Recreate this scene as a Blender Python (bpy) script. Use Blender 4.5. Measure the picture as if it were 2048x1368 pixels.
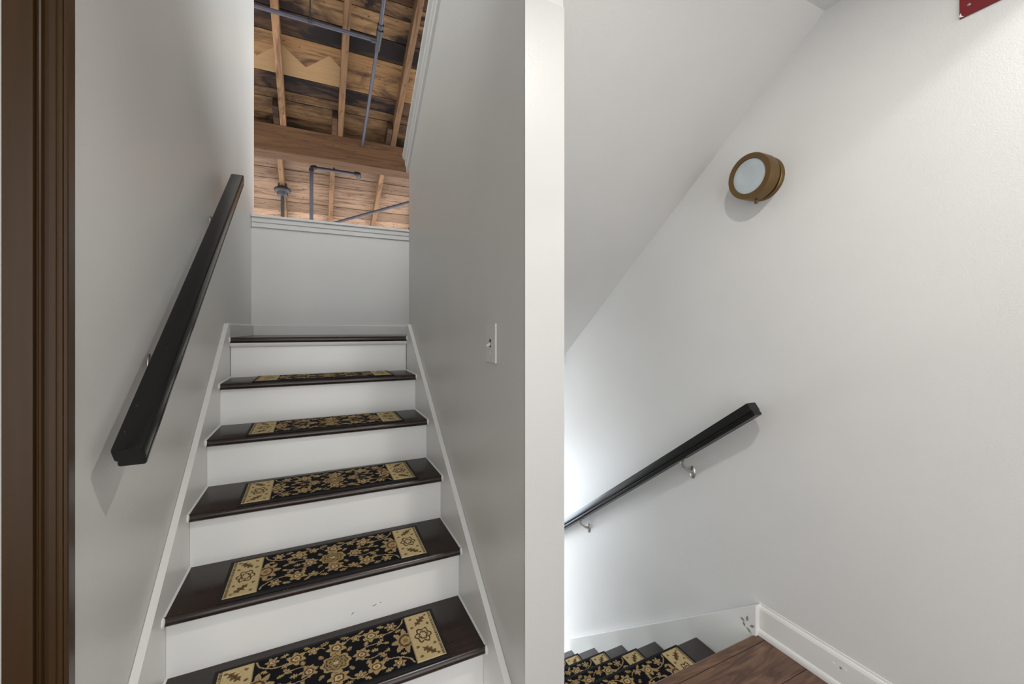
import bpy, bmesh, math, random
import numpy as np
from mathutils import Vector, Matrix

random.seed(7)
for o in list(bpy.data.objects):
    bpy.data.objects.remove(o)
S = bpy.context.scene
COL = S.collection

# ------------------------------------------------------------------ camera
CAM_Z = 1.196
cam_data = bpy.data.cameras.new('camera')
cam_data.sensor_fit = 'HORIZONTAL'
cam_data.sensor_width = 36.0
cam_data.lens = 828.08 / 2048 * 36.0
cam_data.shift_y = -(684 - 657.9) / 2048
cam_data.clip_start = 0.05
cam = bpy.data.objects.new('camera', cam_data)
COL.objects.link(cam)
cam.location = (0, 0, CAM_Z)
cam.rotation_euler = (math.pi / 2, 0, -0.444)
S.camera = cam

# ------------------------------------------------------------------ world and lights
world = bpy.data.worlds.new('world')
S.world = world
world.use_nodes = True
bg = world.node_tree.nodes['Background']
bg.inputs[0].default_value = (0.97, 0.985, 1.0, 1)
bg.inputs[1].default_value = 1.7

def add_light(name, kind, loc, energy, color, rot=(0, 0, 0), **kw):
    d = bpy.data.lights.new(name, kind)
    d.energy = energy
    d.color = color
    for k, v in kw.items():
        setattr(d, k, v)
    o = bpy.data.objects.new(name, d)
    o.location = loc
    o.rotation_euler = rot
    COL.objects.link(o)
    return o

# flush ceiling lamp of the hall, a recessed can near the right wall,
# daylight from the glazed end of the lower landing and from the loft windows
add_light('hall_ceiling_light', 'AREA', (0.65, 0.30, 2.27), 7, (1, 0.96, 0.91), shape='DISK', size=0.06)
add_light('hall_can_light', 'SPOT', (1.35, 0.0, 2.27), 5, (1, 0.97, 0.92), shadow_soft_size=0.03,
          spot_size=math.radians(120), spot_blend=0.10)
add_light('lower_landing_daylight', 'AREA', (1.10, 3.50, -0.1), 19, (0.76, 0.87, 1.0),
          rot=(math.radians(-90), 0, 0), shape='RECTANGLE', size=0.8, size_y=1.6)
add_light('lower_side_daylight', 'AREA', (-0.36, 3.02, -0.1), 15, (0.92, 0.96, 1.0),
          rot=(0, math.radians(-90), 0), shape='RECTANGLE', size=1.8, size_y=0.9)
add_light('loft_window_daylight', 'AREA', (4.6, 5.4, 2.7), 48, (0.95, 0.97, 1.0),
          rot=(0, math.radians(90), 0), shape='RECTANGLE', size=1.6, size_y=3.0)

S.view_settings.view_transform = 'Standard'
S.view_settings.look = 'None'
S.view_settings.gamma = 1.0
S.view_settings.use_curve_mapping = False
S.view_settings.exposure = 0.8

# ------------------------------------------------------------------ measures (metres)
RISE, RUN = 0.19, 0.2509
XL, XR = -0.387, 0.4914            # skirt faces of the rising flight
WL, WD, WD2 = -0.407, 0.511, 0.634  # left wall, divider faces
WR = 1.583                          # right wall
YA = 2.4714                         # nosing of the upper landing
ZA = 6 * RISE
ZT = ZA + 0.012                     # top landing, a little proud of the even rise
YB = 1.083                          # nosing line of the falling flight (step 0)
XS = 1.548                          # skirt face of the falling flight
YBACK = 3.44
SL = RISE / RUN
CEIL = 2.29

# ------------------------------------------------------------------ materials
def mat(name):
    m = bpy.data.materials.new(name)
    m.use_nodes = True
    nt = m.node_tree
    b = nt.nodes['Principled BSDF']
    return m, nt, b

def N(nt, t, **kw):
    n = nt.nodes.new(t)
    for k, v in kw.items():
        setattr(n, k, v)
    return n

def ramp(nt, fac, stops):
    r = N(nt, 'ShaderNodeValToRGB')
    el = r.color_ramp.elements
    while len(el) < len(stops):
        el.new(0.5)
    for e, (p, c) in zip(el, stops):
        e.position = p
        e.color = (*c, 1)
    nt.links.new(fac, r.inputs[0])
    return r.outputs[0]

def noise(nt, vec, scale, detail=4, rough=0.55, dist=0.0):
    n = N(nt, 'ShaderNodeTexNoise')
    n.inputs['Scale'].default_value = scale
    n.inputs['Detail'].default_value = detail
    n.inputs['Roughness'].default_value = rough
    n.inputs['Distortion'].default_value = dist
    nt.links.new(vec, n.inputs['Vector'])
    return n.outputs['Fac']

def objco(nt, scale=(1, 1, 1), world_space=False):
    if world_space:
        g = N(nt, 'ShaderNodeNewGeometry').outputs['Position']
    else:
        g = N(nt, 'ShaderNodeTexCoord').outputs['Object']
    mp = N(nt, 'ShaderNodeMapping')
    mp.inputs['Scale'].default_value = scale
    nt.links.new(g, mp.inputs['Vector'])
    return mp.outputs['Vector']

def bump(nt, b, h, strength, dist=0.001):
    bn = N(nt, 'ShaderNodeBump')
    bn.inputs['Strength'].default_value = strength
    bn.inputs['Distance'].default_value = dist
    nt.links.new(h, bn.inputs['Height'])
    nt.links.new(bn.outputs[0], b.inputs['Normal'])

def mixcol(nt, fac, a, c, mode='MIX'):
    m = N(nt, 'ShaderNodeMix', data_type='RGBA', blend_type=mode)
    for sock, v in ((m.inputs[0], fac), (m.inputs[6], a), (m.inputs[7], c)):
        if hasattr(v, 'is_output'):
            nt.links.new(v, sock)
        elif isinstance(v, (int, float)):
            sock.default_value = v
        else:
            sock.default_value = (*v, 1)
    return m.outputs[2]

def paint(name, col, rough, peel, scale=170):
    m, nt, b = mat(name)
    v = objco(nt, world_space=True)
    big = noise(nt, v, 1.7, 3)
    c = ramp(nt, big, [(0.3, tuple(x * 0.97 for x in col)), (0.7, tuple(min(1, x * 1.03) for x in col))])
    nt.links.new(c, b.inputs['Base Color'])
    b.inputs['Roughness'].default_value = rough
    bump(nt, b, noise(nt, v, scale, 2, 0.5), peel, 0.002)
    return m

M_WALL = paint('wall_paint', (0.60, 0.595, 0.57), 0.38, 0.35, 210)
M_PEEL = paint('orange_peel_wall_paint', (0.70, 0.695, 0.678), 0.42, 0.32, 230)
M_TRIM = paint('white_trim_paint', (0.77, 0.765, 0.74), 0.32, 0.10, 60)
M_CEIL = paint('ceiling_paint', (0.62, 0.61, 0.59), 0.55, 0.5, 130)
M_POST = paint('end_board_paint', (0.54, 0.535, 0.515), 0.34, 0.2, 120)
M_PLATE = paint('switch_plate_plastic', (0.62, 0.62, 0.60), 0.3, 0.0, 50)

def simple(name, col, rough, metal=0.0):
    m, nt, b = mat(name)
    v = objco(nt)
    c = ramp(nt, noise(nt, v, 9, 3), [(0.3, tuple(x * 0.85 for x in col)), (0.7, tuple(x * 1.12 for x in col))])
    nt.links.new(c, b.inputs['Base Color'])
    b.inputs['Roughness'].default_value = rough
    b.inputs['Metallic'].default_value = metal
    return m

def dark_tread():
    m, nt, b = mat('espresso_stained_wood')
    v = objco(nt, (3, 45, 45), True)
    c = ramp(nt, noise(nt, v, 3, 5, 0.6), [(0.3, (0.012, 0.0075, 0.0055)), (0.75, (0.036, 0.020, 0.014))])
    sp = noise(nt, objco(nt, world_space=True), 190, 2, 0.5)
    s2 = ramp(nt, sp, [(0.745, (0, 0, 0)), (0.765, (1, 1, 1))])
    c = mixcol(nt, s2, c, (0.22, 0.2, 0.17))
    nt.links.new(c, b.inputs['Base Color'])
    b.inputs['Roughness'].default_value = 0.27
    bump(nt, b, noise(nt, v, 4, 4), 0.06, 0.001)
    return m
M_TREAD = dark_tread()

def black_rail():
    m, nt, b = mat('black_gloss_paint')
    v = objco(nt, world_space=True)
    s2 = ramp(nt, noise(nt, v, 120, 2, 0.6), [(0.735, (0, 0, 0)), (0.76, (1, 1, 1))])
    c = mixcol(nt, s2, (0.006, 0.006, 0.006), (0.10, 0.095, 0.08))
    nt.links.new(c, b.inputs['Base Color'])
    b.inputs['Specular IOR Level'].default_value = 0.38
    b.inputs['Roughness'].default_value = 0.26
    bump(nt, b, noise(nt, v, 40, 3), 0.08, 0.001)
    return m
M_RAIL = black_rail()

def door_brown():
    m, nt, b = mat('brown_gloss_paint')
    v = objco(nt, (60, 60, 2.0), True)
    c = ramp(nt, noise(nt, v, 1.2, 3), [(0.3, (0.036, 0.0165, 0.0045)), (0.7, (0.047, 0.023, 0.007))])
    nt.links.new(c, b.inputs['Base Color'])
    b.inputs['Roughness'].default_value = 0.36
    b.inputs['Specular IOR Level'].default_value = 0.3
    bump(nt, b, noise(nt, v, 4, 2), 0.05, 0.001)
    return m
M_BROWN = door_brown()

def wood(name, pale, mid, dark, stain, stain_amt, axis=0, zigzag=None):
    """Rough-sawn timber; grain runs along the given axis of the object."""
    m, nt, b = mat(name)
    sc = [14, 14, 14]
    sc[axis] = 0.9
    ri = N(nt, 'ShaderNodeObjectInfo')
    co = N(nt, 'ShaderNodeTexCoord').outputs['Object']
    off = N(nt, 'ShaderNodeVectorMath', operation='SCALE')
    off.inputs[0].default_value = (37, 19, 53)
    nt.links.new(ri.outputs['Random'], off.inputs['Scale'])
    add = N(nt, 'ShaderNodeVectorMath', operation='ADD')
    nt.links.new(co, add.inputs[0])
    nt.links.new(off.outputs[0], add.inputs[1])
    mp = N(nt, 'ShaderNodeMapping')
    mp.inputs['Scale'].default_value = sc
    nt.links.new(add.outputs[0], mp.inputs['Vector'])
    g = noise(nt, mp.outputs[0], 1.1, 7, 0.68, 2.2)
    c = ramp(nt, g, [(0.33, dark), (0.48, mid), (0.70, pale)])
    # per-board tone
    t = N(nt, 'ShaderNodeMapRange')
    t.inputs['To Min'].default_value = 0.32
    t.inputs['To Max'].default_value = 0.72
    nt.links.new(ri.outputs['Random'], t.inputs['Value'])
    hs = N(nt, 'ShaderNodeHueSaturation')
    hs.inputs['Saturation'].default_value = 1.0
    nt.links.new(t.outputs[0], hs.inputs['Value'])
    nt.links.new(c, hs.inputs['Color'])
    c = hs.outputs[0]
    # large stains
    mp2 = N(nt, 'ShaderNodeMapping')
    s2 = [3.4, 3.4, 3.4]
    s2[axis] = 1.3
    mp2.inputs['Scale'].default_value = s2
    nt.links.new(add.outputs[0], mp2.inputs['Vector'])
    st = noise(nt, mp2.outputs[0], 1.0, 6, 0.62, 0.8)
    k = ramp(nt, st, [(0.62 - stain_amt, (0, 0, 0)), (0.72 - stain_amt * 0.6, (1, 1, 1))])
    c2 = mixcol(nt, k, c, stain)
    # knots
    vo = N(nt, 'ShaderNodeTexVoronoi')
    mp3 = N(nt, 'ShaderNodeMapping')
    s3 = [3.6, 3.6, 3.6]
    s3[axis] = 1.9
    mp3.inputs['Scale'].default_value = s3
    nt.links.new(add.outputs[0], mp3.inputs['Vector'])
    nt.links.new(mp3.outputs[0], vo.inputs['Vector'])
    kn = ramp(nt, vo.outputs['Distance'], [(0.07, (1, 1, 1)), (0.16, (0, 0, 0))])
    c3 = mixcol(nt, kn, c2, tuple(x * 0.45 for x in dark))
    if zigzag:
        # freshly exposed pale wood with a saw-tooth border left by an old wall
        sx = N(nt, 'ShaderNodeSeparateXYZ')
        nt.links.new(co, sx.inputs[0])
        pp = N(nt, 'ShaderNodeMath', operation='PINGPONG')
        ad = N(nt, 'ShaderNodeMath', operation='ADD')
        ad.inputs[1].default_value = zigzag[0]
        nt.links.new(sx.outputs['X'], ad.inputs[0])
        nt.links.new(ad.outputs[0], pp.inputs[0])
        pp.inputs[1].default_value = zigzag[1]
        ml = N(nt, 'ShaderNodeMath', operation='MULTIPLY_ADD')
        nt.links.new(pp.outputs[0], ml.inputs[0])
        ml.inputs[1].default_value = zigzag[2]
        ml.inputs[2].default_value = zigzag[3]
        gt = N(nt, 'ShaderNodeMath', operation='GREATER_THAN')
        nt.links.new(sx.outputs['Y'], gt.inputs[0])
        nt.links.new(ml.outputs[0], gt.inputs[1])
        lt = N(nt, 'ShaderNodeMath', operation='LESS_THAN')
        nt.links.new(sx.outputs['X'], lt.inputs[0])
        lt.inputs[1].default_value = zigzag[5]
        both = N(nt, 'ShaderNodeMath', operation='MULTIPLY')
        nt.links.new(gt.outputs[0], both.inputs[0])
        nt.links.new(lt.outputs[0], both.inputs[1])
        gt = both
        pl = ramp(nt, g, [(0.2, tuple(x * 0.8 for x in zigzag[4])), (0.7, zigzag[4])])
        c3 = mixcol(nt, gt.outputs[0], c3, pl)
    nt.links.new(c3, b.inputs['Base Color'])
    b.inputs['Roughness'].default_value = 0.75
    b.inputs['Specular IOR Level'].default_value = 0.15
    bump(nt, b, g, 0.25, 0.002)
    return m

M_PLANK_NEAR = wood('stained_roof_board', (0.40, 0.24, 0.12), (0.27, 0.15, 0.07), (0.12, 0.062, 0.030), (0.014, 0.008, 0.006), 0.17)
M_PLANK_ZIG = wood('saw_tooth_roof_board', (0.42, 0.245, 0.115), (0.31, 0.165, 0.07), (0.15, 0.075, 0.034), (0.035, 0.018, 0.011), 0.10,
                   zigzag=(0.585, 0.215, -0.85, 0.07, (0.235, 0.143, 0.070), -0.236))
M_PLANK_DARK = wood('dark_roof_board', (0.24, 0.125, 0.062), (0.11, 0.056, 0.030), (0.045, 0.024, 0.016), (0.009, 0.006, 0.006), 0.19)
M_PLANK_FAR = wood('pale_roof_board', (0.52, 0.35, 0.235), (0.41, 0.255, 0.165), (0.13, 0.068, 0.042), (0.10, 0.052, 0.034), 0.10)
M_RAFTER = wood('rafter_timber', (0.34, 0.20, 0.105), (0.26, 0.14, 0.07), (0.13, 0.066, 0.034), (0.07, 0.036, 0.02), 0.07, 1)
M_BEAM = wood('beam_timber', (0.25, 0.13, 0.06), (0.19, 0.092, 0.041), (0.10, 0.046, 0.022), (0.06, 0.03, 0.016), 0.06, 0)
M_DARKGAP = simple('dark_gap', (0.012, 0.009, 0.008), 0.9)

def floor_wood():
    m, nt, b = mat('brown_floor_board')
    ri = N(nt, 'ShaderNodeObjectInfo')
    co = N(nt, 'ShaderNodeTexCoord').outputs['Object']
    off = N(nt, 'ShaderNodeVectorMath', operation='SCALE')
    off.inputs[0].default_value = (21, 33, 9)
    nt.links.new(ri.outputs['Random'], off.inputs['Scale'])
    add = N(nt, 'ShaderNodeVectorMath', operation='ADD')
    nt.links.new(co, add.inputs[0])
    nt.links.new(off.outputs[0], add.inputs[1])
    mp = N(nt, 'ShaderNodeMapping')
    mp.inputs['Scale'].default_value = (2.2, 13, 13)
    nt.links.new(add.outputs[0], mp.inputs['Vector'])
    g = noise(nt, mp.outputs[0], 2.0, 7, 0.6, 1.8)
    c = ramp(nt, g, [(0.28, (0.050, 0.026, 0.018)), (0.5, (0.125, 0.066, 0.042)), (0.72, (0.22, 0.125, 0.078))])
    nt.links.new(c, b.inputs['Base Color'])
    b.inputs['Roughness'].default_value = 0.42
    bump(nt, b, g, 0.15, 0.001)
    return m
M_FLOOR = floor_wood()

M_PIPE = simple('grey_iron_pipe', (0.045, 0.042, 0.055), 0.45, 0.3)
M_FIT = simple('dark_iron_fitting', (0.028, 0.026, 0.03), 0.45, 0.4)
M_BRASS = simple('antique_brass', (0.17, 0.105, 0.042), 0.36, 0.7)
M_NICKEL = simple('satin_nickel', (0.50, 0.48, 0.45), 0.30, 0.9)
M_DIFF = simple('frosted_glass', (0.44, 0.49, 0.51), 0.35)
M_RED = simple('red_enamel', (0.17, 0.006, 0.010), 0.35)
M_MATBASE = simple('black_mat_binding', (0.006, 0.0055, 0.006), 0.85)
M_CHIP = simple('chipped_paint_grey', (0.27, 0.25, 0.22), 0.7)
M_SCUFF = simple('black_scuff', (0.03, 0.03, 0.03), 0.7)

def pile_mat():
    m, nt, b = mat('woven_floral_pile')
    a = N(nt, 'ShaderNodeAttribute', attribute_name='weave')
    v = objco(nt)
    f = noise(nt, v, 420, 2, 0.6)
    c = mixcol(nt, 0.55, a.outputs['Color'], ramp(nt, f, [(0.3, (0.55, 0.55, 0.55)), (0.7, (1, 1, 1))]), 'MULTIPLY')
    nt.links.new(c, b.inputs['Base Color'])
    b.inputs['Roughness'].default_value = 0.95
    b.inputs['Specular IOR Level'].default_value = 0.15
    bump(nt, b, f, 0.6, 0.002)
    return m
M_PILE = pile_mat()

# ------------------------------------------------------------------ mesh helpers
def new_obj(name, bm, material, parent=None, loc=None, smooth=False, kind=None):
    me = bpy.data.meshes.new(name)
    bmesh.ops.recalc_face_normals(bm, faces=bm.faces)
    bm.to_mesh(me)
    bm.free()
    me.materials.append(material)
    if smooth:
        for p in me.polygons:
            p.use_smooth = True
        if hasattr(me, 'set_sharp_from_angle'):
            me.set_sharp_from_angle(angle=math.radians(40))
    o = bpy.data.objects.new(name, me)
    COL.objects.link(o)
    if parent:
        o.parent = parent
    if loc:
        o.location = loc
    if kind:
        o['kind'] = kind
    return o

def tag(o, label, cat=None, group=None, kind=None):
    o['label'] = label
    if cat:
        o['category'] = cat
    if group:
        o['group'] = group
    if kind:
        o['kind'] = kind
    return o

def thing(name, label, cat, loc, group=None, rot=(0, 0, 0)):
    o = bpy.data.objects.new(name, None)
    o.empty_display_size = 0.05
    COL.objects.link(o)
    o.location = loc
    o.rotation_euler = rot
    return tag(o, label, cat, group)

def box(bm, x0, x1, y0, y1, z0, z1, bev=0.0):
    r = bmesh.ops.create_cube(bm, size=1.0)
    vs = r['verts']
    for v in vs:
        v.co = Vector(((x0 + x1) / 2 + v.co.x * (x1 - x0), (y0 + y1) / 2 + v.co.y * (y1 - y0), (z0 + z1) / 2 + v.co.z * (z1 - z0)))
    if bev:
        es = list({e for v in vs for e in v.link_edges})
        bmesh.ops.bevel(bm, geom=es, offset=bev, segments=2, profile=0.5, affect='EDGES')
    return bm

def B(*a, **k):
    return box(bmesh.new(), *a, **k)

def prism(bm, poly, axis, a0, a1):
    """Extrude a 2-D polygon along an axis; axis 0: poly=(y,z), 1: (x,z), 2: (x,y)."""
    def P(p, a):
        if axis == 0:
            return (a, p[0], p[1])
        if axis == 1:
            return (p[0], a, p[1])
        return (p[0], p[1], a)
    v0 = [bm.verts.new(P(p, a0)) for p in poly]
    v1 = [bm.verts.new(P(p, a1)) for p in poly]
    n = len(poly)
    bm.faces.new(v0)
    bm.faces.new(v1[::-1])
    for i in range(n):
        bm.faces.new((v0[i], v1[i], v1[(i + 1) % n], v0[(i + 1) % n]))
    return bm

def PR(poly, axis, a0, a1):
    return prism(bmesh.new(), poly, axis, a0, a1)

def tube(bm, pts, r, seg=14):
    pts = [Vector(p) for p in pts]
    rings = []
    for i, p in enumerate(pts):
        d = (pts[min(i + 1, len(pts) - 1)] - pts[max(i - 1, 0)]).normalized()
        ref = Vector((0, 0, 1)) if abs(d.z) < 0.9 else Vector((1, 0, 0))
        a = d.cross(ref).normalized()
        b = d.cross(a)
        rr = r[i] if isinstance(r, (list, tuple)) else r
        rings.append([bm.verts.new(p + a * math.cos(t) * rr + b * math.sin(t) * rr)
                      for t in [2 * math.pi * k / seg for k in range(seg)]])
    for A, Bq in zip(rings, rings[1:]):
        for k in range(seg):
            bm.faces.new((A[k], A[(k + 1) % seg], Bq[(k + 1) % seg], Bq[k]))
    bm.faces.new(rings[0])
    bm.faces.new(rings[-1][::-1])
    return bm

def TB(pts, r, seg=14):
    return tube(bmesh.new(), pts, r, seg)

def lathe(prof, axis_dir, origin, seg=48):
    """Revolve (distance along axis, radius) pairs around axis_dir through origin."""
    bm = bmesh.new()
    d = Vector(axis_dir).normalized()
    ref = Vector((0, 0, 1)) if abs(d.z) < 0.9 else Vector((1, 0, 0))
    a = d.cross(ref).normalized()
    b = d.cross(a)
    o = Vector(origin)
    rings = []
    for h, r in prof:
        rings.append([bm.verts.new(o + d * h + (a * math.cos(t) + b * math.sin(t)) * max(r, 1e-4))
                      for t in [2 * math.pi * k / seg for k in range(seg)]])
    for A, Bq in zip(rings, rings[1:]):
        for k in range(seg):
            bm.faces.new((A[k], A[(k + 1) % seg], Bq[(k + 1) % seg], Bq[k]))
    bm.faces.new(rings[0])
    bm.faces.new(rings[-1][::-1])
    return bm

def struct(name, bm, m, label=None):
    o = new_obj(name, bm, m, kind='structure')
    if label:
        o['label'] = label
    return o

# ------------------------------------------------------------------ the shell
def nose_up(y):          # nosing line of the rising flight
    return ZA + (y - YA) * SL

def nose_dn(y):          # nosing line of the falling flight
    return -(y - YB) * SL

def soffit(y):
    return 2.289 - 0.777 * (y - 0.824)

def roof(y, up=0.0):     # underside of the rafters
    return 6.0 + up - 0.482 * y

struct('wall_left', PR([(1.0, -0.05), (3.572, -0.05), (3.572, roof(3.572)), (1.0, roof(1.0))], 0, WL - 0.13, WL), M_WALL)
struct('wall_light_block', B(-1.27, -1.15, -1.8, 0.99, -0.05, CEIL), M_WALL)  # unseen wall, added to block world light coming from the left
struct('wall_front', B(-1.27, -0.412, 0.992, 1.12, -0.05, CEIL), M_WALL)

# divider between the two flights: its top edge follows the flight above
def cap_line(y):
    return 2.238 - SL * (y - 2.52)
struct('wall_middle', PR([(0.9965, -1.6), (2.52, -1.6), (2.52, cap_line(2.52)), (0.9965, cap_line(0.9965))], 0, WD, WD2), M_WALL)
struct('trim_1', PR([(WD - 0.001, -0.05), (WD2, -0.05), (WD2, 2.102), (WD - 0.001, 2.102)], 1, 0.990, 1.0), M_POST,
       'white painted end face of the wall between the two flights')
# sloped cap moulding on the divider
def sloped(prof, y0, y1):
    """Sweep a (x, height) profile along the divider's sloping top."""
    bm = bmesh.new()
    A = [bm.verts.new((x, y0, cap_line(y0) + h)) for x, h in prof]
    Bv = [bm.verts.new((x, y1, cap_line(y1) + h)) for x, h in prof]
    bm.faces.new(A)
    bm.faces.new(Bv[::-1])
    n = len(prof)
    for i in range(n):
        bm.faces.new((A[i], Bv[i], Bv[(i + 1) % n], A[(i + 1) % n]))
    return bm
CAP_PROF = [(WD + 0.002, -0.085), (WD - 0.012, -0.085), (WD - 0.014, -0.052), (WD - 0.020, -0.046), (WD - 0.022, -0.012),
            (WD - 0.034, -0.004), (WD - 0.036, 0.018), (WD2 + 0.03, 0.018), (WD2 + 0.03, 0.0), (WD + 0.002, 0.0)]
struct('trim_2', sloped(CAP_PROF, 1.0, 2.535), M_WALL, 'sloping cap moulding along the top of the middle wall')

struct('wall_right', B(WR, WR + 0.12, -1.8, 5.0, -2.0, 2.6), M_PEEL)
struct('wall_back', B(WL, WR, YBACK, YBACK + 0.13, -0.0, 1.985), M_WALL)
# cap of the low back wall: stepped moulding
kp = [(YBACK + 0.002, 1.920), (YBACK - 0.012, 1.920), (YBACK - 0.013, 1.950), (YBACK - 0.020, 1.955), (YBACK - 0.022, 1.982),
      (YBACK - 0.034, 1.988), (YBACK - 0.034, 2.004), (YBACK + 0.155, 2.004), (YBACK + 0.155, 1.985), (YBACK + 0.002, 1.985)]
struct('trim_3', PR(kp, 0, WL + 0.002, WR - 0.002), M_WALL, 'stepped cap moulding on the low wall behind the landing')
struct('baseboard_back', PR([(YBACK, ZT), (YBACK - 0.016, ZT), (YBACK - 0.016, ZT + 0.066), (YBACK - 0.008, ZT + 0.074), (YBACK, ZT + 0.074)],
                            0, WL + 0.016, WR - 0.002), M_WALL)
struct('baseboard_left', PR([(WL, ZT), (WL + 0.016, ZT), (WL + 0.016, ZT + 0.066), (WL + 0.008, ZT + 0.074), (WL, ZT + 0.074)], 1, YA + 0.02, YBACK), M_WALL)

# hall ceiling with its fold into the sloping soffit over the falling flight
struct('ceiling', PR([(-1.8, CEIL), (0.824, CEIL), (0.824, CEIL + 0.2), (-1.8, CEIL + 0.2)], 0, WD2, WR), M_CEIL)
struct('ceiling_hall', B(-2.4, WD2, -1.8, 0.99, CEIL, CEIL + 0.2), M_CEIL)
struct('ceiling_slope', PR([(0.824, CEIL), (2.46, soffit(2.46)), (2.46, soffit(2.46) + 0.11), (2.40, soffit(2.40) + 0.28), (0.824, CEIL + 0.28)],
                           0, WD2, WR), M_CEIL, 'sloping plastered soffit over the falling stairs')

# upper landing slab
struct('landing_upper', B(WL, WR, YA + 0.052, YBACK, ZA - 0.20, ZT), M_TREAD, 'dark wooden landing at the top of the rising flight')
# lower landing with its glazed end wall
zl = -6 * RISE
struct('landing_lower', B(WL, WR, YB + 6 * RUN, 3.56, zl - 0.2, zl), M_TREAD, 'dark landing at the bottom of the falling flight')
struct('wall_far', B(WL, WR, 3.56, 3.68, zl - 0.2, -0.005), M_WALL)

# ------------------------------------------------------------------ hall floor: boards on a sub-floor
floor = struct('floor', B(-2.4, 1.578, -1.8, 1.03, -0.06, -0.014), M_DARKGAP)
EDGE = 1.062
rows = [(1.021, None)]
yb = 1.0185
bm = PR([(1.0205, -0.0135), (EDGE - 0.012, -0.0135), (EDGE - 0.003, -0.028), (EDGE, -0.014), (EDGE - 0.002, -0.004), (EDGE - 0.008, 0.0), (1.0205, 0.0)], 0, WD2 + 0.002, 1.572)
new_obj('floor_plank', bm, M_FLOOR, floor)
W_ = 0.150
y1 = 1.0185
row = 0
random.seed(3)
while y1 > -1.5:
    y0 = y1 - W_ + 0.002
    L = 1.22
    x = 1.572 - (0.99 if row % 3 == 0 else 0.35 if row % 3 == 1 else 0.70)
    xs = [1.572]
    while x > -2.4:
        xs.append(x)
        x -= L
    xs.append(-2.4)
    for a, b_ in zip(xs, xs[1:]):
        bb = bmesh.new()
        cx, cy = (a + b_) / 2, (y0 + y1) / 2
        box(bb, b_ + 0.0008 - cx, a - 0.0008 - cx, y0 - cy, y1 - cy, -0.0135, 0.0, 0.0012)
        new_obj('floor_plank', bb, M_FLOOR, floor, (cx, cy, 0))
    y1 -= W_
    row += 1
# board under the foot of the rising flight
new_obj('floor_plank', B(WL + 0.02, WD - 0.02, 1.0205, 1.22, -0.0135, 0.0, bev=0.001), M_FLOOR, floor)

# baseboard and shoe moulding along the right wall
bb = struct('baseboard_right', PR([(WR, 0.0), (WR - 0.012, 0.0), (WR - 0.012, 0.100), (WR - 0.009, 0.108), (WR - 0.004, 0.113), (WR - 0.004, 0.118), (WR, 0.119)],
                                  1, -1.8, 1.056), M_TRIM)
sh = [(WR - 0.012, 0.0), (WR - 0.021, 0.0)] + [(WR - 0.012 - 0.009 * math.cos(t), 0.019 * math.sin(t) + 0.004) for t in [math.pi / 2 * k / 5 for k in range(6)]]
new_obj('shoe_moulding', PR(sh, 1, -1.8, 1.05), M_TRIM, bb)
for (y, z, r) in ((0.792, 0.074, 0.0045), (0.757, 0.076, 0.0055), (0.770, 0.074, 0.004)):
    new_obj('paint_chip', lathe([(0, r), (0.0012, r * 0.8)], (-1, 0, 0), (WR - 0.0118, y, z), 9), M_CHIP if y == 0.770 else M_TRIM, bb)

# ------------------------------------------------------------------ brown door casing at the left edge
YC = 0.985
casing = [(-0.3935, 1.02), (-0.3895, YC + 0.004), (-0.3905, YC), (-0.3945, YC), (-0.3955, YC + 0.002), (-0.3965, YC), (-0.401, YC), (-0.402, YC + 0.002), (-0.404, YC + 0.002), (-0.405, YC),
          (-0.4135, YC), (-0.4145, YC + 0.006), (-0.4215, YC + 0.006), (-0.4225, YC - 0.001), (-0.4245, YC - 0.003), (-0.4265, YC - 0.001), (-0.4275, YC + 0.004),
          (-0.4305, YC + 0.004), (-0.4315, YC - 0.004), (-0.4675, YC - 0.006), (-0.4695, YC), (-0.4695, 1.02)]
struct('trim_4', PR(casing, 2, 0.0, CEIL), M_BROWN, 'glossy brown moulded door casing at the left edge')

# ------------------------------------------------------------------ staircases
def tread_profile(y, z, depth, t=0.027, flip=1):
    """(y, z) outline of a tread; nosing at y, body towards y + flip * depth."""
    r = t / 2
    pts = [(y + flip * depth, z), (y + flip * 0.010, z)]
    for k in range(1, 7):
        a = math.pi / 2 - math.pi * k / 7
        pts.append((y + flip * (r - r * math.cos(a)), z - r + r * math.sin(a)))
    pts += [(y + flip * 0.010, z - t), (y + flip * depth, z - t)]
    return pts

up = thing('staircase', 'rising flight with white risers, dark wooden treads and white skirt boards', 'stairs', (0, YA - 5 * RUN, 0))
UP0 = Vector(up.location)
def up_part(name, bm, m, smooth=False):
    for v in bm.verts:
        v.co -= UP0
    return new_obj(name, bm, m, up, smooth=smooth)
for k in range(-5, 1):
    y, z = YA + k * RUN, (ZA + k * RISE if k < 0 else ZT)
    up_part('tread', PR(tread_profile(y, z, RUN + 0.05 if k < 0 else 0.09), 0, XL + 0.001, XR - 0.001), M_TREAD, True)
    up_part('riser', B(XL + 0.0005, XR - 0.0005, y + 0.032, y + 0.05, ZA + (k - 1) * RISE, z - 0.0265), M_TRIM)
    for x, sgn in ((XL, 1), (XR, -1)):
        # bead of painted filler along the tread end and a blob at the nosing
        bmx = bmesh.new()
        if k < 0:
            prism(bmx, [(x, z), (x + sgn * 0.0045, z), (x, z + 0.005)], 1, y + 0.012, y + RUN + 0.032)
        r = bmesh.ops.create_icosphere(bmx, subdivisions=2, radius=1.0)
        for v in r['verts']:
            v.co = Vector((x + v.co.x * 0.007, y + 0.004 + v.co.y * 0.011, z - 0.011 + v.co.z * 0.015))
        up_part('filler_bead', bmx, M_TRIM)
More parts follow.
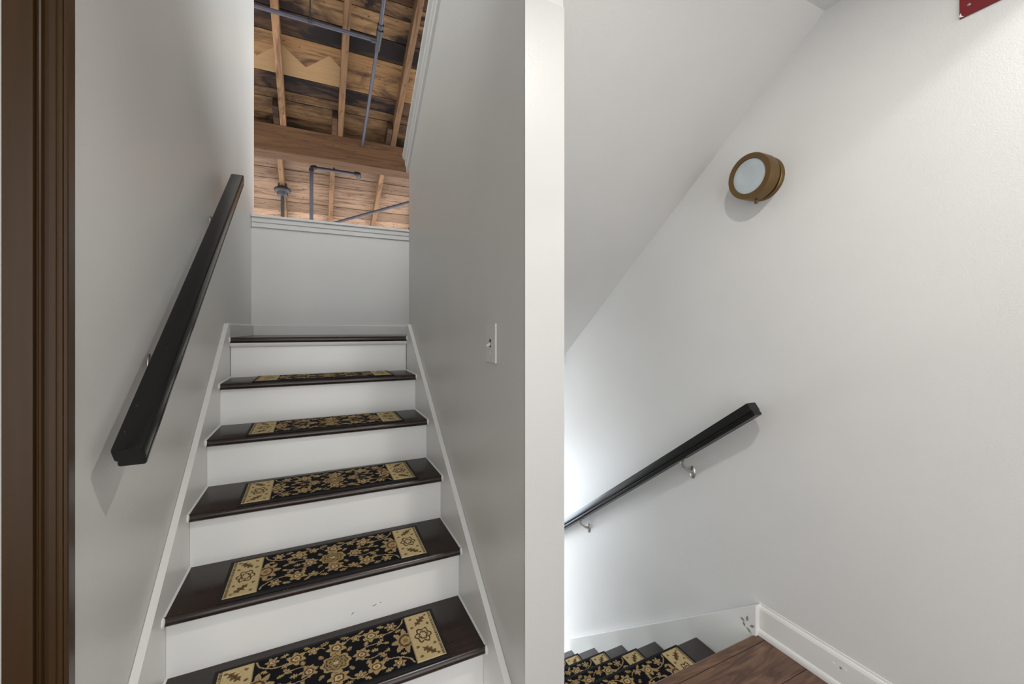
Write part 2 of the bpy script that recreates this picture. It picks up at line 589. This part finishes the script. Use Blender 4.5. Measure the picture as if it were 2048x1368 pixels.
# cove moulding under the landing nosing
cv = [(YA + 0.033, ZT - 0.026)] + [(YA + 0.032 - 0.020 * math.cos(t), ZT - 0.026 - 0.024 * math.sin(t)) for t in [math.pi / 2 * q / 4 for q in range(5)]]
up_part('cove_moulding', PR(cv, 0, XL + 0.001, XR - 0.001), M_TRIM)
def skirt_poly(line, y0, y1, top, bottom):
    return [(y0, line(y0) + bottom), (y1, line(y1) + bottom), (y1, line(y1) + top), (y0, line(y0) + top)]
for x0, x1 in ((WL + 0.001, XL), (XR, WD - 0.001)):
    pts = [(0.995, 0.0), (1.45, 0.0), (YA + 0.03, ZA - 0.25), (YA + 0.03, ZA + 0.104), (YA - 0.02, nose_up(YA - 0.02) + 0.100), (1.06, nose_up(1.06) + 0.100), (0.995, nose_up(1.06) + 0.100)]
    pts = [(1.02, 0.0), (1.45, 0.0), (YA + 0.02, ZA - 0.25), (YA + 0.02, ZA + 0.082), (YA - 0.012, nose_up(YA - 0.012) + 0.092), (1.02, nose_up(1.02) + 0.092)]
    up_part('skirt_board', PR(pts, 0, x0, x1), M_TRIM)
# small black heel scuffs on the second riser
for (x, z, l, a) in ((0.115, 0.232, 0.013, 0.7), (0.186, 0.239, 0.018, 0.25), (0.206, 0.243, 0.006, 0.2)):
    y = YA - 4 * RUN + 0.0317
    ca, sa = math.cos(a), math.sin(a)
    w = 0.0012
    poly = [(x - ca * l / 2, z - sa * l / 2), (x + sa * w, z - ca * w), (x + ca * l / 2, z + sa * l / 2), (x - sa * w, z + ca * w)]
    up_part('scuff_mark', PR(poly, 1, y - 0.0002, y + 0.0004), M_SCUFF)

dn = thing('staircase', 'falling flight of dark treads beside the right wall, below the hall floor', 'stairs', (1.1, YB + 3 * RUN, -6 * RISE))
DN0 = Vector(dn.location)
def dn_part(name, bm, m, smooth=False):
    for v in bm.verts:
        v.co -= DN0
    return new_obj(name, bm, m, dn, smooth=smooth)
for k in range(1, 7):
    y, z = YB + k * RUN, -k * RISE
    if k < 6:
        dn_part('tread', PR(tread_profile(y, z, RUN + 0.05, flip=-1), 0, WD2 + 0.016, XS - 0.001), M_TREAD, True)
    yr = YB + (k - 1) * RUN
    dn_part('riser', B(WD2 + 0.016, XS - 0.001, yr - 0.05, yr - 0.032, z + 0.0005, z + RISE - 0.0275), M_TRIM)
sk_top = 0.118
pts = [(1.048, -0.30), (YB + 6 * RUN, zl - 0.0), (YB + 6 * RUN + 0.2, zl), (YB + 6 * RUN + 0.2, zl + 0.09), (1.048, 0.119)]
pts[3] = (YB + 6 * RUN + 0.13, 0.119 - 0.777 * (YB + 6 * RUN + 0.13 - 1.048))
pts[2] = (YB + 6 * RUN + 0.13, zl)
dn_part('skirt_board', PR(pts, 0, XS, WR - 0.001), M_TRIM)
pts2 = [(1.05, -0.30), (YB + 6 * RUN, zl), (YB + 6 * RUN + 0.13, zl), (YB + 6 * RUN + 0.13, 0.119 - 0.777 * (YB + 6 * RUN + 0.13 - 1.048)), (1.05, 0.119)]
dn_part('skirt_board', PR(pts2, 0, WD2 + 0.001, WD2 + 0.015), M_TRIM)
# chipped paint near the top of the skirt board
for j, (dy, dz, l, a) in enumerate(((0, 0.012, 0.015, 1.7), (0.012, 0.002, 0.013, 0.2), (0.008, -0.008, 0.011, 1.2), (-0.012, 0.0, 0.016, -0.6), (-0.004, -0.016, 0.017, 0.5))):
    y, z = 1.082 + dy * 1.7, 0.030 + dz * 1.5
    l *= 1.7
    ca, sa = math.cos(a), math.sin(a)
    w = 0.0055
    poly = [(y - ca * l / 2, z - sa * l / 2), (y + sa * w, z - ca * w), (y + ca * l / 2, z + sa * l / 2), (y - sa * w, z + ca * w)]
    dn_part('paint_chip', PR(poly, 0, XS - 0.0008, XS + 0.0004), M_CHIP)

# ------------------------------------------------------------------ tread mats with the woven floral pattern
MW, MD = 0.64, 0.238
def weave():
    step = 0.00155
    hw, hd = MW / 2 - 0.011, MD / 2 - 0.012
    nx, ny = int(2 * hw / step), int(2 * hd / step)
    xs = np.linspace(-hw, hw, nx + 1)
    ys = np.linspace(-hd, hd, ny + 1)
    X, Y = np.meshgrid((xs[1:] + xs[:-1]) / 2, (ys[1:] + ys[:-1]) / 2)
    rng = np.random.RandomState(5)
    # wobble so that outlines read as tufts
    def smooth_noise(s):
        a = rng.rand(ny // s + 3, nx // s + 3)
        iy = np.arange(ny) / s
        ix = np.arange(nx) / s
        y0, x0 = iy.astype(int), ix.astype(int)
        fy, fx = (iy - y0)[:, None], (ix - x0)[None]
        g = a[np.ix_(y0, x0)] * (1 - fy) * (1 - fx) + a[np.ix_(y0 + 1, x0)] * fy * (1 - fx) + a[np.ix_(y0, x0 + 1)] * (1 - fy) * fx + a[np.ix_(y0 + 1, x0 + 1)] * fy * fx
        return g - 0.5
    Xw = X + smooth_noise(3) * 0.0035
    Yw = Y + smooth_noise(3) * 0.0035
    navy = np.array((0.0075, 0.0075, 0.0105))
    gold = np.array((0.47, 0.335, 0.15))
    tan_ = np.array((0.45, 0.32, 0.165))
    cream = np.array((0.66, 0.51, 0.27))
    brown = np.array((0.105, 0.062, 0.028))
    rose = np.array((0.31, 0.16, 0.09))
    img = np.zeros((ny, nx, 3)) + navy
    def put(mask, c):
        img[mask] = c
    def polar(cx, cy, ax=1.0, ay=1.0, rot=0.0):
        dx, dy = Xw - cx, Yw - cy
        u = (dx * math.cos(rot) + dy * math.sin(rot)) / ax
        v = (-dx * math.sin(rot) + dy * math.cos(rot)) / ay
        return np.hypot(u, v), np.arctan2(v, u)
    def flower(cx, cy, R, n=6, rot=0.0, amp=0.28, c1=gold, c2=rose, c3=cream, ax=1.0, ay=1.0):
        r, t = polar(cx, cy, ax, ay, rot)
        R = R * 1.22
        amp = amp * 0.72
        e = R * (1 - amp + amp * np.cos(n * t))
        put(r < e, c1)
        put((r < e * 0.72) & (np.cos(n * t + 2.0) > 0.45), c2)
        put((r < R * 0.42), c3)
        put((np.abs(r - R * 0.42) < R * 0.07), brown)
        put((r < R * 0.17), c2)
    def leaf(cx, cy, L, W, rot, c=gold, c2=None):
        dx, dy = Xw - cx, Yw - cy
        u = dx * math.cos(rot) + dy * math.sin(rot)
        v = -dx * math.sin(rot) + dy * math.cos(rot)
        w = W * np.clip(1 - (u / L) ** 2, 0, 1) * (0.8 + 0.35 * np.cos(u / L * 12))
        put((np.abs(u) < L) & (np.abs(v) < w), c)
        if c2 is not None:
            put((np.abs(u) < L * 0.8) & (np.abs(v) < w * 0.22), c2)
    def vine(pts, w, c=tan_):
        P = np.array(pts)
        n = len(P)
        for t in np.linspace(0, 1, 90):
            q = P.copy()
            for _ in range(n - 1):
                q = q[:-1] * (1 - t) + q[1:] * t
            put(np.hypot(Xw - q[0, 0], Yw - q[0, 1]) < w, c)
    s = 1
    for sx in (1, -1):
        for sy in (1, -1):
            vine([(sx * 0.213, sy * 0.100), (sx * 0.205, sy * 0.055), (sx * 0.135, sy * 0.045), (sx * 0.110, sy * 0.065)], 0.0023)
            vine([(sx * 0.110, sy * 0.065), (sx * 0.085, sy * 0.085), (sx * 0.050, sy * 0.100), (sx * 0.030, sy * 0.072)], 0.0018)
            vine([(sx * 0.150, sy * 0.012), (sx * 0.115, sy * 0.035), (sx * 0.085, sy * 0.030), (sx * 0.060, sy * 0.012)], 0.0018)
            flower(sx * 0.108, sy * 0.068, 0.0235, 6, 0.4 * sx, 0.25)
            flower(sx * 0.172, sy * 0.083, 0.0165, 6, 0.9 * sy, 0.30, c1=tan_)
            flower(sx * 0.062, sy * 0.078, 0.0135, 5, 0.2, 0.28)
            leaf(sx * 0.130, sy * 0.028, 0.017, 0.0085, sx * sy * 0.8, tan_, rose)
            leaf(sx * 0.030, sy * 0.094, 0.015, 0.0075, -sx * sy * 0.35, gold, brown)
            leaf(sx * 0.148, sy * 0.016, 0.010, 0.006, -sx * sy * 0.5, gold)
            leaf(sx * 0.090, sy * 0.040, 0.012, 0.0075, sx * sy * 1.2, tan_)
            leaf(sx * 0.190, sy * 0.052, 0.012, 0.0065, sx * sy * 0.4, gold)
            leaf(sx * 0.140, sy * 0.095, 0.014, 0.007, -sx * sy * 0.3, tan_)
            leaf(sx * 0.041, sy * 0.040, 0.011, 0.007, sx * sy * 0.9, tan_, rose)
            leaf(sx * 0.080, sy * 0.098, 0.012, 0.006, sx * sy * 0.6, gold)
            flower(sx * 0.137, sy * 0.052, 0.0085, 5, 0.0, 0.2, c1=tan_)
    for sy in (1, -1):
        flower(0.004, sy * 0.061, 0.0255, 7, sy * 0.5, 0.24)
    for sx in (1, -1):
        flower(sx * 0.073, 0.0, 0.0215, 7, 0.3, 0.26, c1=tan_)
        flower(sx * 0.205, 0.0, 0.036, 8, 0.0, 0.30, c1=tan_, c2=rose, c3=gold, ay=1.25)
        leaf(sx * 0.112, 0.0, 0.013, 0.008, 0.0, gold)
    r, t = polar(0, 0, 1.05, 0.92)
    R = 0.041
    e = R * (0.95 + 0.07 * np.cos(8 * t))
    put(r < e, gold)
    put((r < e * 0.80) & (r > e * 0.72), brown)
    put((r < e * 0.72), np.array((0.36, 0.26, 0.125)))
    put((r < e * 0.68) & (np.cos(6 * t) * np.cos(r * 520) > 0.25), brown)
    put((r < R * 0.17), cream)
    # cream end panels with a lobed rosette and two leaf sprays, bounded by a dashed edge
    pan = np.abs(X) > 0.2215
    put(pan, cream)
    for sx in (1, -1):
        cx = sx * 0.262
        r, t = polar(cx, 0, 0.78, 1.0)
        e = 0.033 * (0.87 + 0.13 * np.cos(6 * t))
        put(pan & (np.abs(r - e) < 0.0032), brown)
        put(pan & (np.abs(r - e * 0.52) < 0.0026), brown)
        for j in range(6):
            a = j * math.pi / 3 + 0.5
            put(pan & (np.hypot(Xw - cx - 0.0135 * math.cos(a), Yw - 0.0155 * math.sin(a)) < 0.0036), rose * 0.6 + brown * 0.4)
        for sy in (1, -1):
            leaf(cx + sx * 0.004, sy * 0.071, 0.029, 0.0125, sx * sy * 0.85, np.array((0.175, 0.115, 0.05)), brown)
            for (dx, dy) in ((0.026, 0.048), (-0.027, 0.046), (-0.024, 0.088), (0.027, 0.092)):
                put(pan & (np.hypot(Xw - cx - sx * dx, Yw - sy * dy) < 0.0052), np.array((0.20, 0.135, 0.06)))
    edge = np.abs(X) > 0.2985
    put(edge, cream * 0.85)
    put(edge & (np.abs(X) < 0.3055) & (np.mod(Y, 0.0055) < 0.003), brown * 0.5)
    put((np.abs(X) < 0.2225) & (np.abs(X) > 0.2195), cream * 0.55)
    img *= (1 + 0.25 * smooth_noise(1))[..., None] if ny else 1
    # mesh
    me = bpy.data.meshes.new('pile')
    GX, GY = np.meshgrid(xs, ys)
    Z = np.full(GX.shape, 0.0072)
    Z[0, :] = Z[-1, :] = 0.0058
    Z[:, 0] = Z[:, -1] = 0.0058
    co = np.stack([GX, GY, Z], -1).reshape(-1, 3)
    idx = np.arange((nx + 1) * (ny + 1)).reshape(ny + 1, nx + 1)
    F = np.stack([idx[:-1, :-1], idx[:-1, 1:], idx[1:, 1:], idx[1:, :-1]], -1).reshape(-1, 4)
    me.vertices.add(len(co))
    me.vertices.foreach_set('co', co.ravel())
    me.loops.add(F.size)
    me.loops.foreach_set('vertex_index', F.ravel().astype(np.int32))
    me.polygons.add(len(F))
    me.polygons.foreach_set('loop_start', np.arange(0, F.size, 4, dtype=np.int32))
    me.polygons.foreach_set('loop_total', np.full(len(F), 4, dtype=np.int32))
    me.update(calc_edges=True)
    at = me.attributes.new('weave', 'FLOAT_COLOR', 'FACE')
    rgba = np.ones((len(F), 4), dtype=np.float32)
    rgba[:, :3] = np.clip(img.reshape(-1, 3), 0, 1)
    at.data.foreach_set('color', rgba.ravel())
    me.materials.append(M_PILE)
    return me
PILE = weave()
bm = bmesh.new()
box(bm, -MW / 2, MW / 2, -MD / 2, MD / 2, 0.0, 0.0056, 0.002)
bmesh.ops.recalc_face_normals(bm, faces=bm.faces)
BASE = bpy.data.meshes.new('binding')
bm.to_mesh(BASE)
bm.free()
BASE.materials.append(M_MATBASE)

def stair_mat(loc, label, group, rz=0.0):
    r = thing('stair_mat', label, 'mat', loc, group, (0, 0, rz))
    for nm, me in (('binding', BASE), ('pile', PILE)):
        o = bpy.data.objects.new(nm, me)
        COL.objects.link(o)
        o.parent = r
order_up = ['on the lowest step of the rising flight, cut off below',
            'on the second rising step, just above the scuffed riser',
            'on the third step from the bottom of the rising flight',
            'on the fourth step from the bottom of the rising flight',
            'on the topmost carpeted step of the rising flight, just below the landing']
rzs = [0.004, -0.006, 0.010, 0.012, 0.004]
dxs = [0.057, 0.057, 0.070, 0.062, 0.058]
for j, k in enumerate(range(-5, 0)):
    stair_mat((dxs[j], YA + k * RUN + 0.128, ZA + k * RISE + 0.0002), 'floral mat ' + order_up[j], 'floral stair mats on the rising flight', rzs[j])
order_dn = ['next to the brown floor, highest on the falling flight', 'second from the brown floor on the falling flight',
            'third from the brown floor on the falling flight', 'fourth from the brown floor on the falling flight']
for j, k in enumerate(range(1, 5)):
    stair_mat((1.108, YB + k * RUN - 0.125, -k * RISE + 0.0002), 'navy floral mat ' + order_dn[j], 'floral stair mats on the falling flight', math.pi)

# ------------------------------------------------------------------ handrails
def handrail(name, label, x0, x1, wall, ya, yb, zline, slope, bracket_y, inner):
    """Rail of width x0..x1 whose top follows zline; inner = +1 if the room lies towards +x."""
    ang = math.atan(slope)
    t = Vector((0, math.cos(ang), math.sin(ang)))
    n = Vector((0, -math.sin(ang), math.cos(ang)))
    r = thing(name, label, 'handrail', ((x0 + x1) / 2, ya, zline(ya)))
    o0 = Vector(r.location)
    w = x1 - x0
    h = 0.052
    # profile across the rail (x, n): softly rounded top, cove grooves on the sides, narrower foot
    prof = [(-0.5, -0.004), (-0.47, -0.001), (-0.40, 0.0), (0.40, 0.0), (0.47, -0.001), (0.5, -0.004), (0.5, -0.030), (0.47, -0.034), (0.40, -0.036), (0.40, -0.040),
            (0.45, -0.043), (0.44, -0.050), (0.40, -h), (-0.40, -h), (-0.44, -0.050), (-0.45, -0.043), (-0.40, -0.040), (-0.40, -0.036), (-0.47, -0.034), (-0.5, -0.030)]
    L = (yb - ya) / math.cos(ang)
    bm = bmesh.new()
    stations = [(0.0, 0.90), (0.004, 1.0), (L - 0.004, 1.0), (L, 0.90)]
    rings = []
    for sdist, sc in stations:
        ring = []
        for (px, pn) in prof:
            q = t * sdist + n * ((pn + h / 2) * (0.5 + sc / 2) - h / 2) + Vector((px * w * (0.5 + sc / 2), 0, 0))
            ring.append(bm.verts.new(q))
        rings.append(ring)
    for A, Bq in zip(rings, rings[1:]):
        m_ = len(A)
        for i in range(m_):
            bm.faces.new((A[i], A[(i + 1) % m_], Bq[(i + 1) % m_], Bq[i]))
    bm.faces.new(rings[0])
    bm.faces.new(rings[-1][::-1])
    new_obj('rail', bm, M_RAIL, r, smooth=True)
    bm = bmesh.new()
    # square filler fillet under the rail near its start
    for by in bracket_y:
        zc = zline(by) - h / math.cos(ang)
        cx = (x0 + x1) / 2
        sgn = 1 if inner > 0 else -1
        a = TB([Vector((cx, by, zc - 0.004)) - o0, Vector((cx, by, zc - 0.018)) - o0, Vector((cx - sgn * 0.012, by, zc - 0.034)) - o0,
                Vector((cx - sgn * 0.035, by, zc - 0.052)) - o0, Vector((wall + sgn * 0.004, by, zc - 0.066)) - o0], [0.009, 0.0075, 0.0065, 0.0065, 0.0085], 12)
        arm = new_obj('bracket', a, M_NICKEL, r, smooth=True)
        # saddle under the rail
        sd = bmesh.new()
        box(sd, -0.009, 0.009, -0.028, 0.028, -0.003, 0.0, 0.001)
        bmesh.ops.rotate(sd, verts=sd.verts, cent=(0, 0, 0), matrix=Matrix.Rotation(ang, 3, 'X'))
        bmesh.ops.translate(sd, verts=sd.verts, vec=Vector((cx, by, zc - 0.0005)) - o0)
        new_obj('saddle', sd, M_NICKEL, arm)
        pl = lathe([(0, 0.030), (0.003, 0.029), (0.007, 0.022), (0.010, 0.012)], (sgn, 0, 0), (0, 0, 0), 20)
        for v in pl.verts:
            v.co.y *= 0.55
        bmesh.ops.translate(pl, verts=pl.verts, vec=Vector((wall, by, zc - 0.066)) - o0)
        new_obj('wall_plate', pl, M_NICKEL, arm, smooth=True)
    return r
handrail('handrail', 'wide black handrail rising along the left wall', -0.366, -0.314, WL, 1.077, 2.385, lambda y: 0.14 + SL * y, SL, (1.44, 2.17), 1)
handrail('handrail', 'dark handrail falling along the right wall', 1.490, 1.541, WR, 1.045, 2.75, lambda y: 1.704 - SL * y, -SL, (1.375, 2.18), -1)

# ------------------------------------------------------------------ light switch on the divider
sw = thing('light_switch', 'white toggle light switch on the middle wall', 'switch', (WD, 1.217, 1.151))
bm = B(-0.0085, 0.0, -0.039, 0.039, -0.063, 0.063, bev=0.003)
new_obj('plate', bm, M_PLATE, sw)
bm = B(-0.0095, -0.0084, -0.0055, 0.0055, -0.0125, 0.0125)
new_obj('toggle_slot', bm, M_FIT, sw)
bm = bmesh.new()
box(bm, -0.024, -0.006, -0.0042, 0.0042, -0.0045, 0.0045, 0.001)
bmesh.ops.rotate(bm, verts=bm.verts, cent=(-0.006, 0, 0), matrix=Matrix.Rotation(math.radians(-28), 3, 'Y'))
new_obj('toggle', bm, M_PLATE, sw)
for z in (0.030, -0.030):
    new_obj('screw', lathe([(0, 0.0034), (0.0012, 0.003), (0.0015, 0.001)], (-1, 0, 0), (-0.0085, 0, z), 12), M_PLATE, sw)

# ------------------------------------------------------------------ brass wall lamp
lamp = thing('wall_lamp', 'round antique brass wall lamp with frosted face, unlit', 'lamp', (WR, 1.040, 1.780))
AX = (-1, 0, 0)
new_obj('back_plate', lathe([(0.0, 0.083), (0.014, 0.083), (0.018, 0.080), (0.020, 0.066)], AX, (0, 0, 0), 64), M_BRASS, lamp, smooth=True)
new_obj('body', lathe([(0.018, 0.062), (0.032, 0.062), (0.0325, 0.0835), (0.036, 0.0865), (0.084, 0.0865), (0.088, 0.0850), (0.0885, 0.0660), (0.080, 0.0650)], AX, (0, 0, 0), 64), M_BRASS, lamp, smooth=True)
new_obj('diffuser', lathe([(0.078, 0.0655), (0.0845, 0.0652), (0.0865, 0.055), (0.088, 0.03), (0.0885, 0.0)], AX, (0, 0, 0), 64), M_DIFF, lamp, smooth=True)
new_obj('thumb_screw', lathe([(0.0, 0.003), (0.006, 0.003), (0.0062, 0.0068), (0.015, 0.0068), (0.0158, 0.005)], (0, 0, -1), (-0.045, -0.002, -0.0845), 16), M_BRASS, lamp, smooth=True)

# ------------------------------------------------------------------ red plate high on the right wall
sg = thing('wall_sign', 'red metal plate screwed high on the right wall, cut off by the picture edge', 'sign', (WR, 0.39, 2.036))
bm = B(-0.006, 0.0, -0.12, 0.103, 0.0, 0.20, bev=0.0015)
new_obj('plate', bm, M_RED, sg)
new_obj('screw', lathe([(0.0, 0.0038), (0.001, 0.0036), (0.002, 0.002)], AX, (-0.006, 0.084, 0.026), 14), M_NICKEL, sg)
new_obj('paint_chip', PR([(0.1035, 0.004), (0.094, 0.0005), (0.098, 0.006), (0.1000, 0.014)], 0, -0.0066, -0.0055), M_TRIM, sg)

# ------------------------------------------------------------------ loft roof: boards, rafters, beam
roofo = struct('ceiling_loft', bmesh.new(), M_DARKGAP, 'open timber roof of the loft above the stairs')
SLR = math.atan(0.482)
def roof_box(name, x0, x1, ya, yb, h0, h1, m, bev=0.0):
    """A piece between roof stations ya..yb, h0..h1 above the rafter underside."""
    bm = bmesh.new()
    L = (yb - ya) / math.cos(SLR)
    cx = (x0 + x1) / 2
    box(bm, x0 - cx, x1 - cx, -L / 2, L / 2, h0, h1, bev)
    ym = (ya + yb) / 2
    o = new_obj(name, bm, m, roofo, (cx, ym, roof(ym)))
    o.rotation_euler = (-SLR, 0, 0)
    return o
RH = 0.135
roof_box('sheathing', -3.5, 4.5, -1.0, 8.6, RH + 0.03, RH + 0.05, M_DARKGAP)
edges = [2.2, 2.40, 2.58, 2.77, 2.98, 3.15, 3.36, 3.52, 3.70, 3.90, 4.02, 4.22, 4.418, 4.798, 4.963, 5.064, 5.259, 5.436, 5.60, 5.80, 5.98, 6.15, 6.34, 6.52, 6.70, 6.89, 7.06, 7.25, 7.43, 7.62, 7.8, 8.0]
random.seed(11)
for a, b_ in zip(edges, edges[1:]):
    if abs(a - 4.418) < 1e-6:
        m = M_PLANK_ZIG
    elif abs(a - 4.798) < 1e-6 or abs(a - 4.22) < 1e-6 or a < 3.8:
        m = M_PLANK_DARK if a > 3.3 else M_PLANK_DARK
    elif a < 5.43:
        m = M_PLANK_NEAR
    else:
        m = M_PLANK_FAR
    dh = random.uniform(0, 0.006)
    # boards break over a rafter here and there
    roof_box('roof_board', -2.6, 3.6, a + 0.0035, b_ - 0.0035, RH + dh, RH + 0.025, m, 0.002)
RX = [-0.915, -0.322, 0.266, 0.872, 1.47, 2.07]
for x in RX:
    roof_box('rafter', x - 0.030, x + 0.030, 1.6, 5.50, 0.0, RH, M_RAFTER, 0.003)
    xo = x - 0.063
    roof_box('rafter', xo - 0.028, xo + 0.028, 5.30, 8.2, 0.0, RH, M_RAFTER, 0.003)
    roof_box('lap_block', xo - 0.028, xo + 0.028, 5.06, 5.298, 0.004, RH, M_PLANK_DARK, 0.003)
# beam carrying the rafters
bm = B(-3.2, 3.2, -0.12, 0.12, -0.15, 0.15, bev=0.006)
beam = new_obj('beam', bm, M_BEAM, roofo, (0.0, 5.264 + 0.12, 3.315))
for (x, z) in ((-0.10, 0.02), (0.42, -0.045), (0.36, -0.09), (1.3, 0.03)):
    new_obj('bolt_head', lathe([(0, 0.012), (0.004, 0.011), (0.006, 0.006)], (0, -1, 0), (x, -0.12, z), 10), M_FIT, beam)

# ------------------------------------------------------------------ pipes in the loft
def rp(x, y, h=-0.07):
    return Vector((x, y, roof(y) + h))
pr = 0.0185
net = thing('pipe_run', 'iron sprinkler pipe with a tee under the near rafters', 'pipe', rp(0.545, 4.12))
o0 = Vector(net.location)
def seg(parent, o, a, b_, r, m=M_PIPE, name='pipe', s=14):
    return new_obj(name, TB([Vector(a) - o, Vector(b_) - o], r, s), m, parent, smooth=True)
seg(net, o0, rp(-2.2, 4.12), rp(0.53, 4.12), pr)
seg(net, o0, rp(0.556, 2.4), rp(0.547, 4.08), pr)
seg(net, o0, rp(0.543, 4.17), rp(0.512, 5.262), pr * 0.92)
seg(net, o0, rp(0.550, 4.03), rp(0.543, 4.20), pr * 1.5, M_FIT, 'tee_fitting')
seg(net, o0, rp(0.48, 4.12), rp(0.545, 4.12), pr * 1.42, M_FIT, 'tee_branch')
seg(net, o0, rp(0.550, 3.98), rp(0.549, 4.01), pr * 1.55, M_FIT, 'collar')
seg(net, o0, rp(0.5505, 4.025), rp(0.549, 4.05), pr * 1.7, M_FIT, 'collar')
# hanger rod with its clamp
seg(net, o0, rp(-0.04, 4.12, -0.05), rp(-0.04, 4.12, 0.18), 0.006, M_FIT, 'hanger_rod')
seg(net, o0, rp(-0.055, 4.12), rp(-0.025, 4.12), pr * 1.25, M_FIT, 'hanger_clamp')

d2 = thing('pipe_run', 'elbowed iron pipe dropping in front of the far pale boards', 'pipe', (-0.04, 5.68, 3.19))
o0 = Vector(d2.location)
A_, B_ = Vector((-0.04, 5.69, 3.195)), Vector((0.515, 5.69, 3.195))
seg(d2, o0, A_, B_, 0.020)
seg(d2, o0, A_, A_ - Vector((0, 0, 0.95)), 0.022)
for P, u, v in ((A_, (1, 0, 0), (0, 0, -1)), (B_, (-1, 0, 0), (0, 1, -0.25))):
    u, v = Vector(u), Vector(v)
    pts = [P + u * 0.055, P + u * 0.02, P + u * 0.004 + v * 0.004, P + v * 0.02, P + v * 0.055]
    new_obj('elbow', TB([q - o0 for q in pts], [0.031, 0.030, 0.031, 0.030, 0.031], 14), M_FIT, d2, smooth=True)
seg(d2, o0, Vector((0.215, 5.69, 3.20)), Vector((0.215, 5.69, 3.38)), 0.009, M_FIT, 'hanger_rod')

bm = TB([(0, 0, 0), (1.52, -0.891, 0.431)], 0.021)
di = new_obj('diagonal_pipe', bm, M_PIPE, None, (0.10, 6.56, 2.675), smooth=True)
tag(di, 'grey pipe slanting up to the right below the far pale boards', 'pipe')

cn = thing('ceiling_rod', 'dark stepped ceiling canopy with a hanging rod on the far rafter', 'ceiling fixture', (-0.383, 6.17, roof(6.17)))
new_obj('canopy', lathe([(-0.06, 0.05), (-0.01, 0.06), (0.0, 0.078), (0.012, 0.094), (0.028, 0.099), (0.044, 0.094), (0.056, 0.078), (0.060, 0.066), (0.066, 0.064), (0.085, 0.066), (0.100, 0.058), (0.110, 0.040), (0.115, 0.02)], (0, 0, -1), (0, 0, 0.01), 32), M_FIT, cn, smooth=True)
new_obj('rod', TB([(0, 0, -0.10), (0, 0, -0.85)], 0.021), M_FIT, cn, smooth=True)
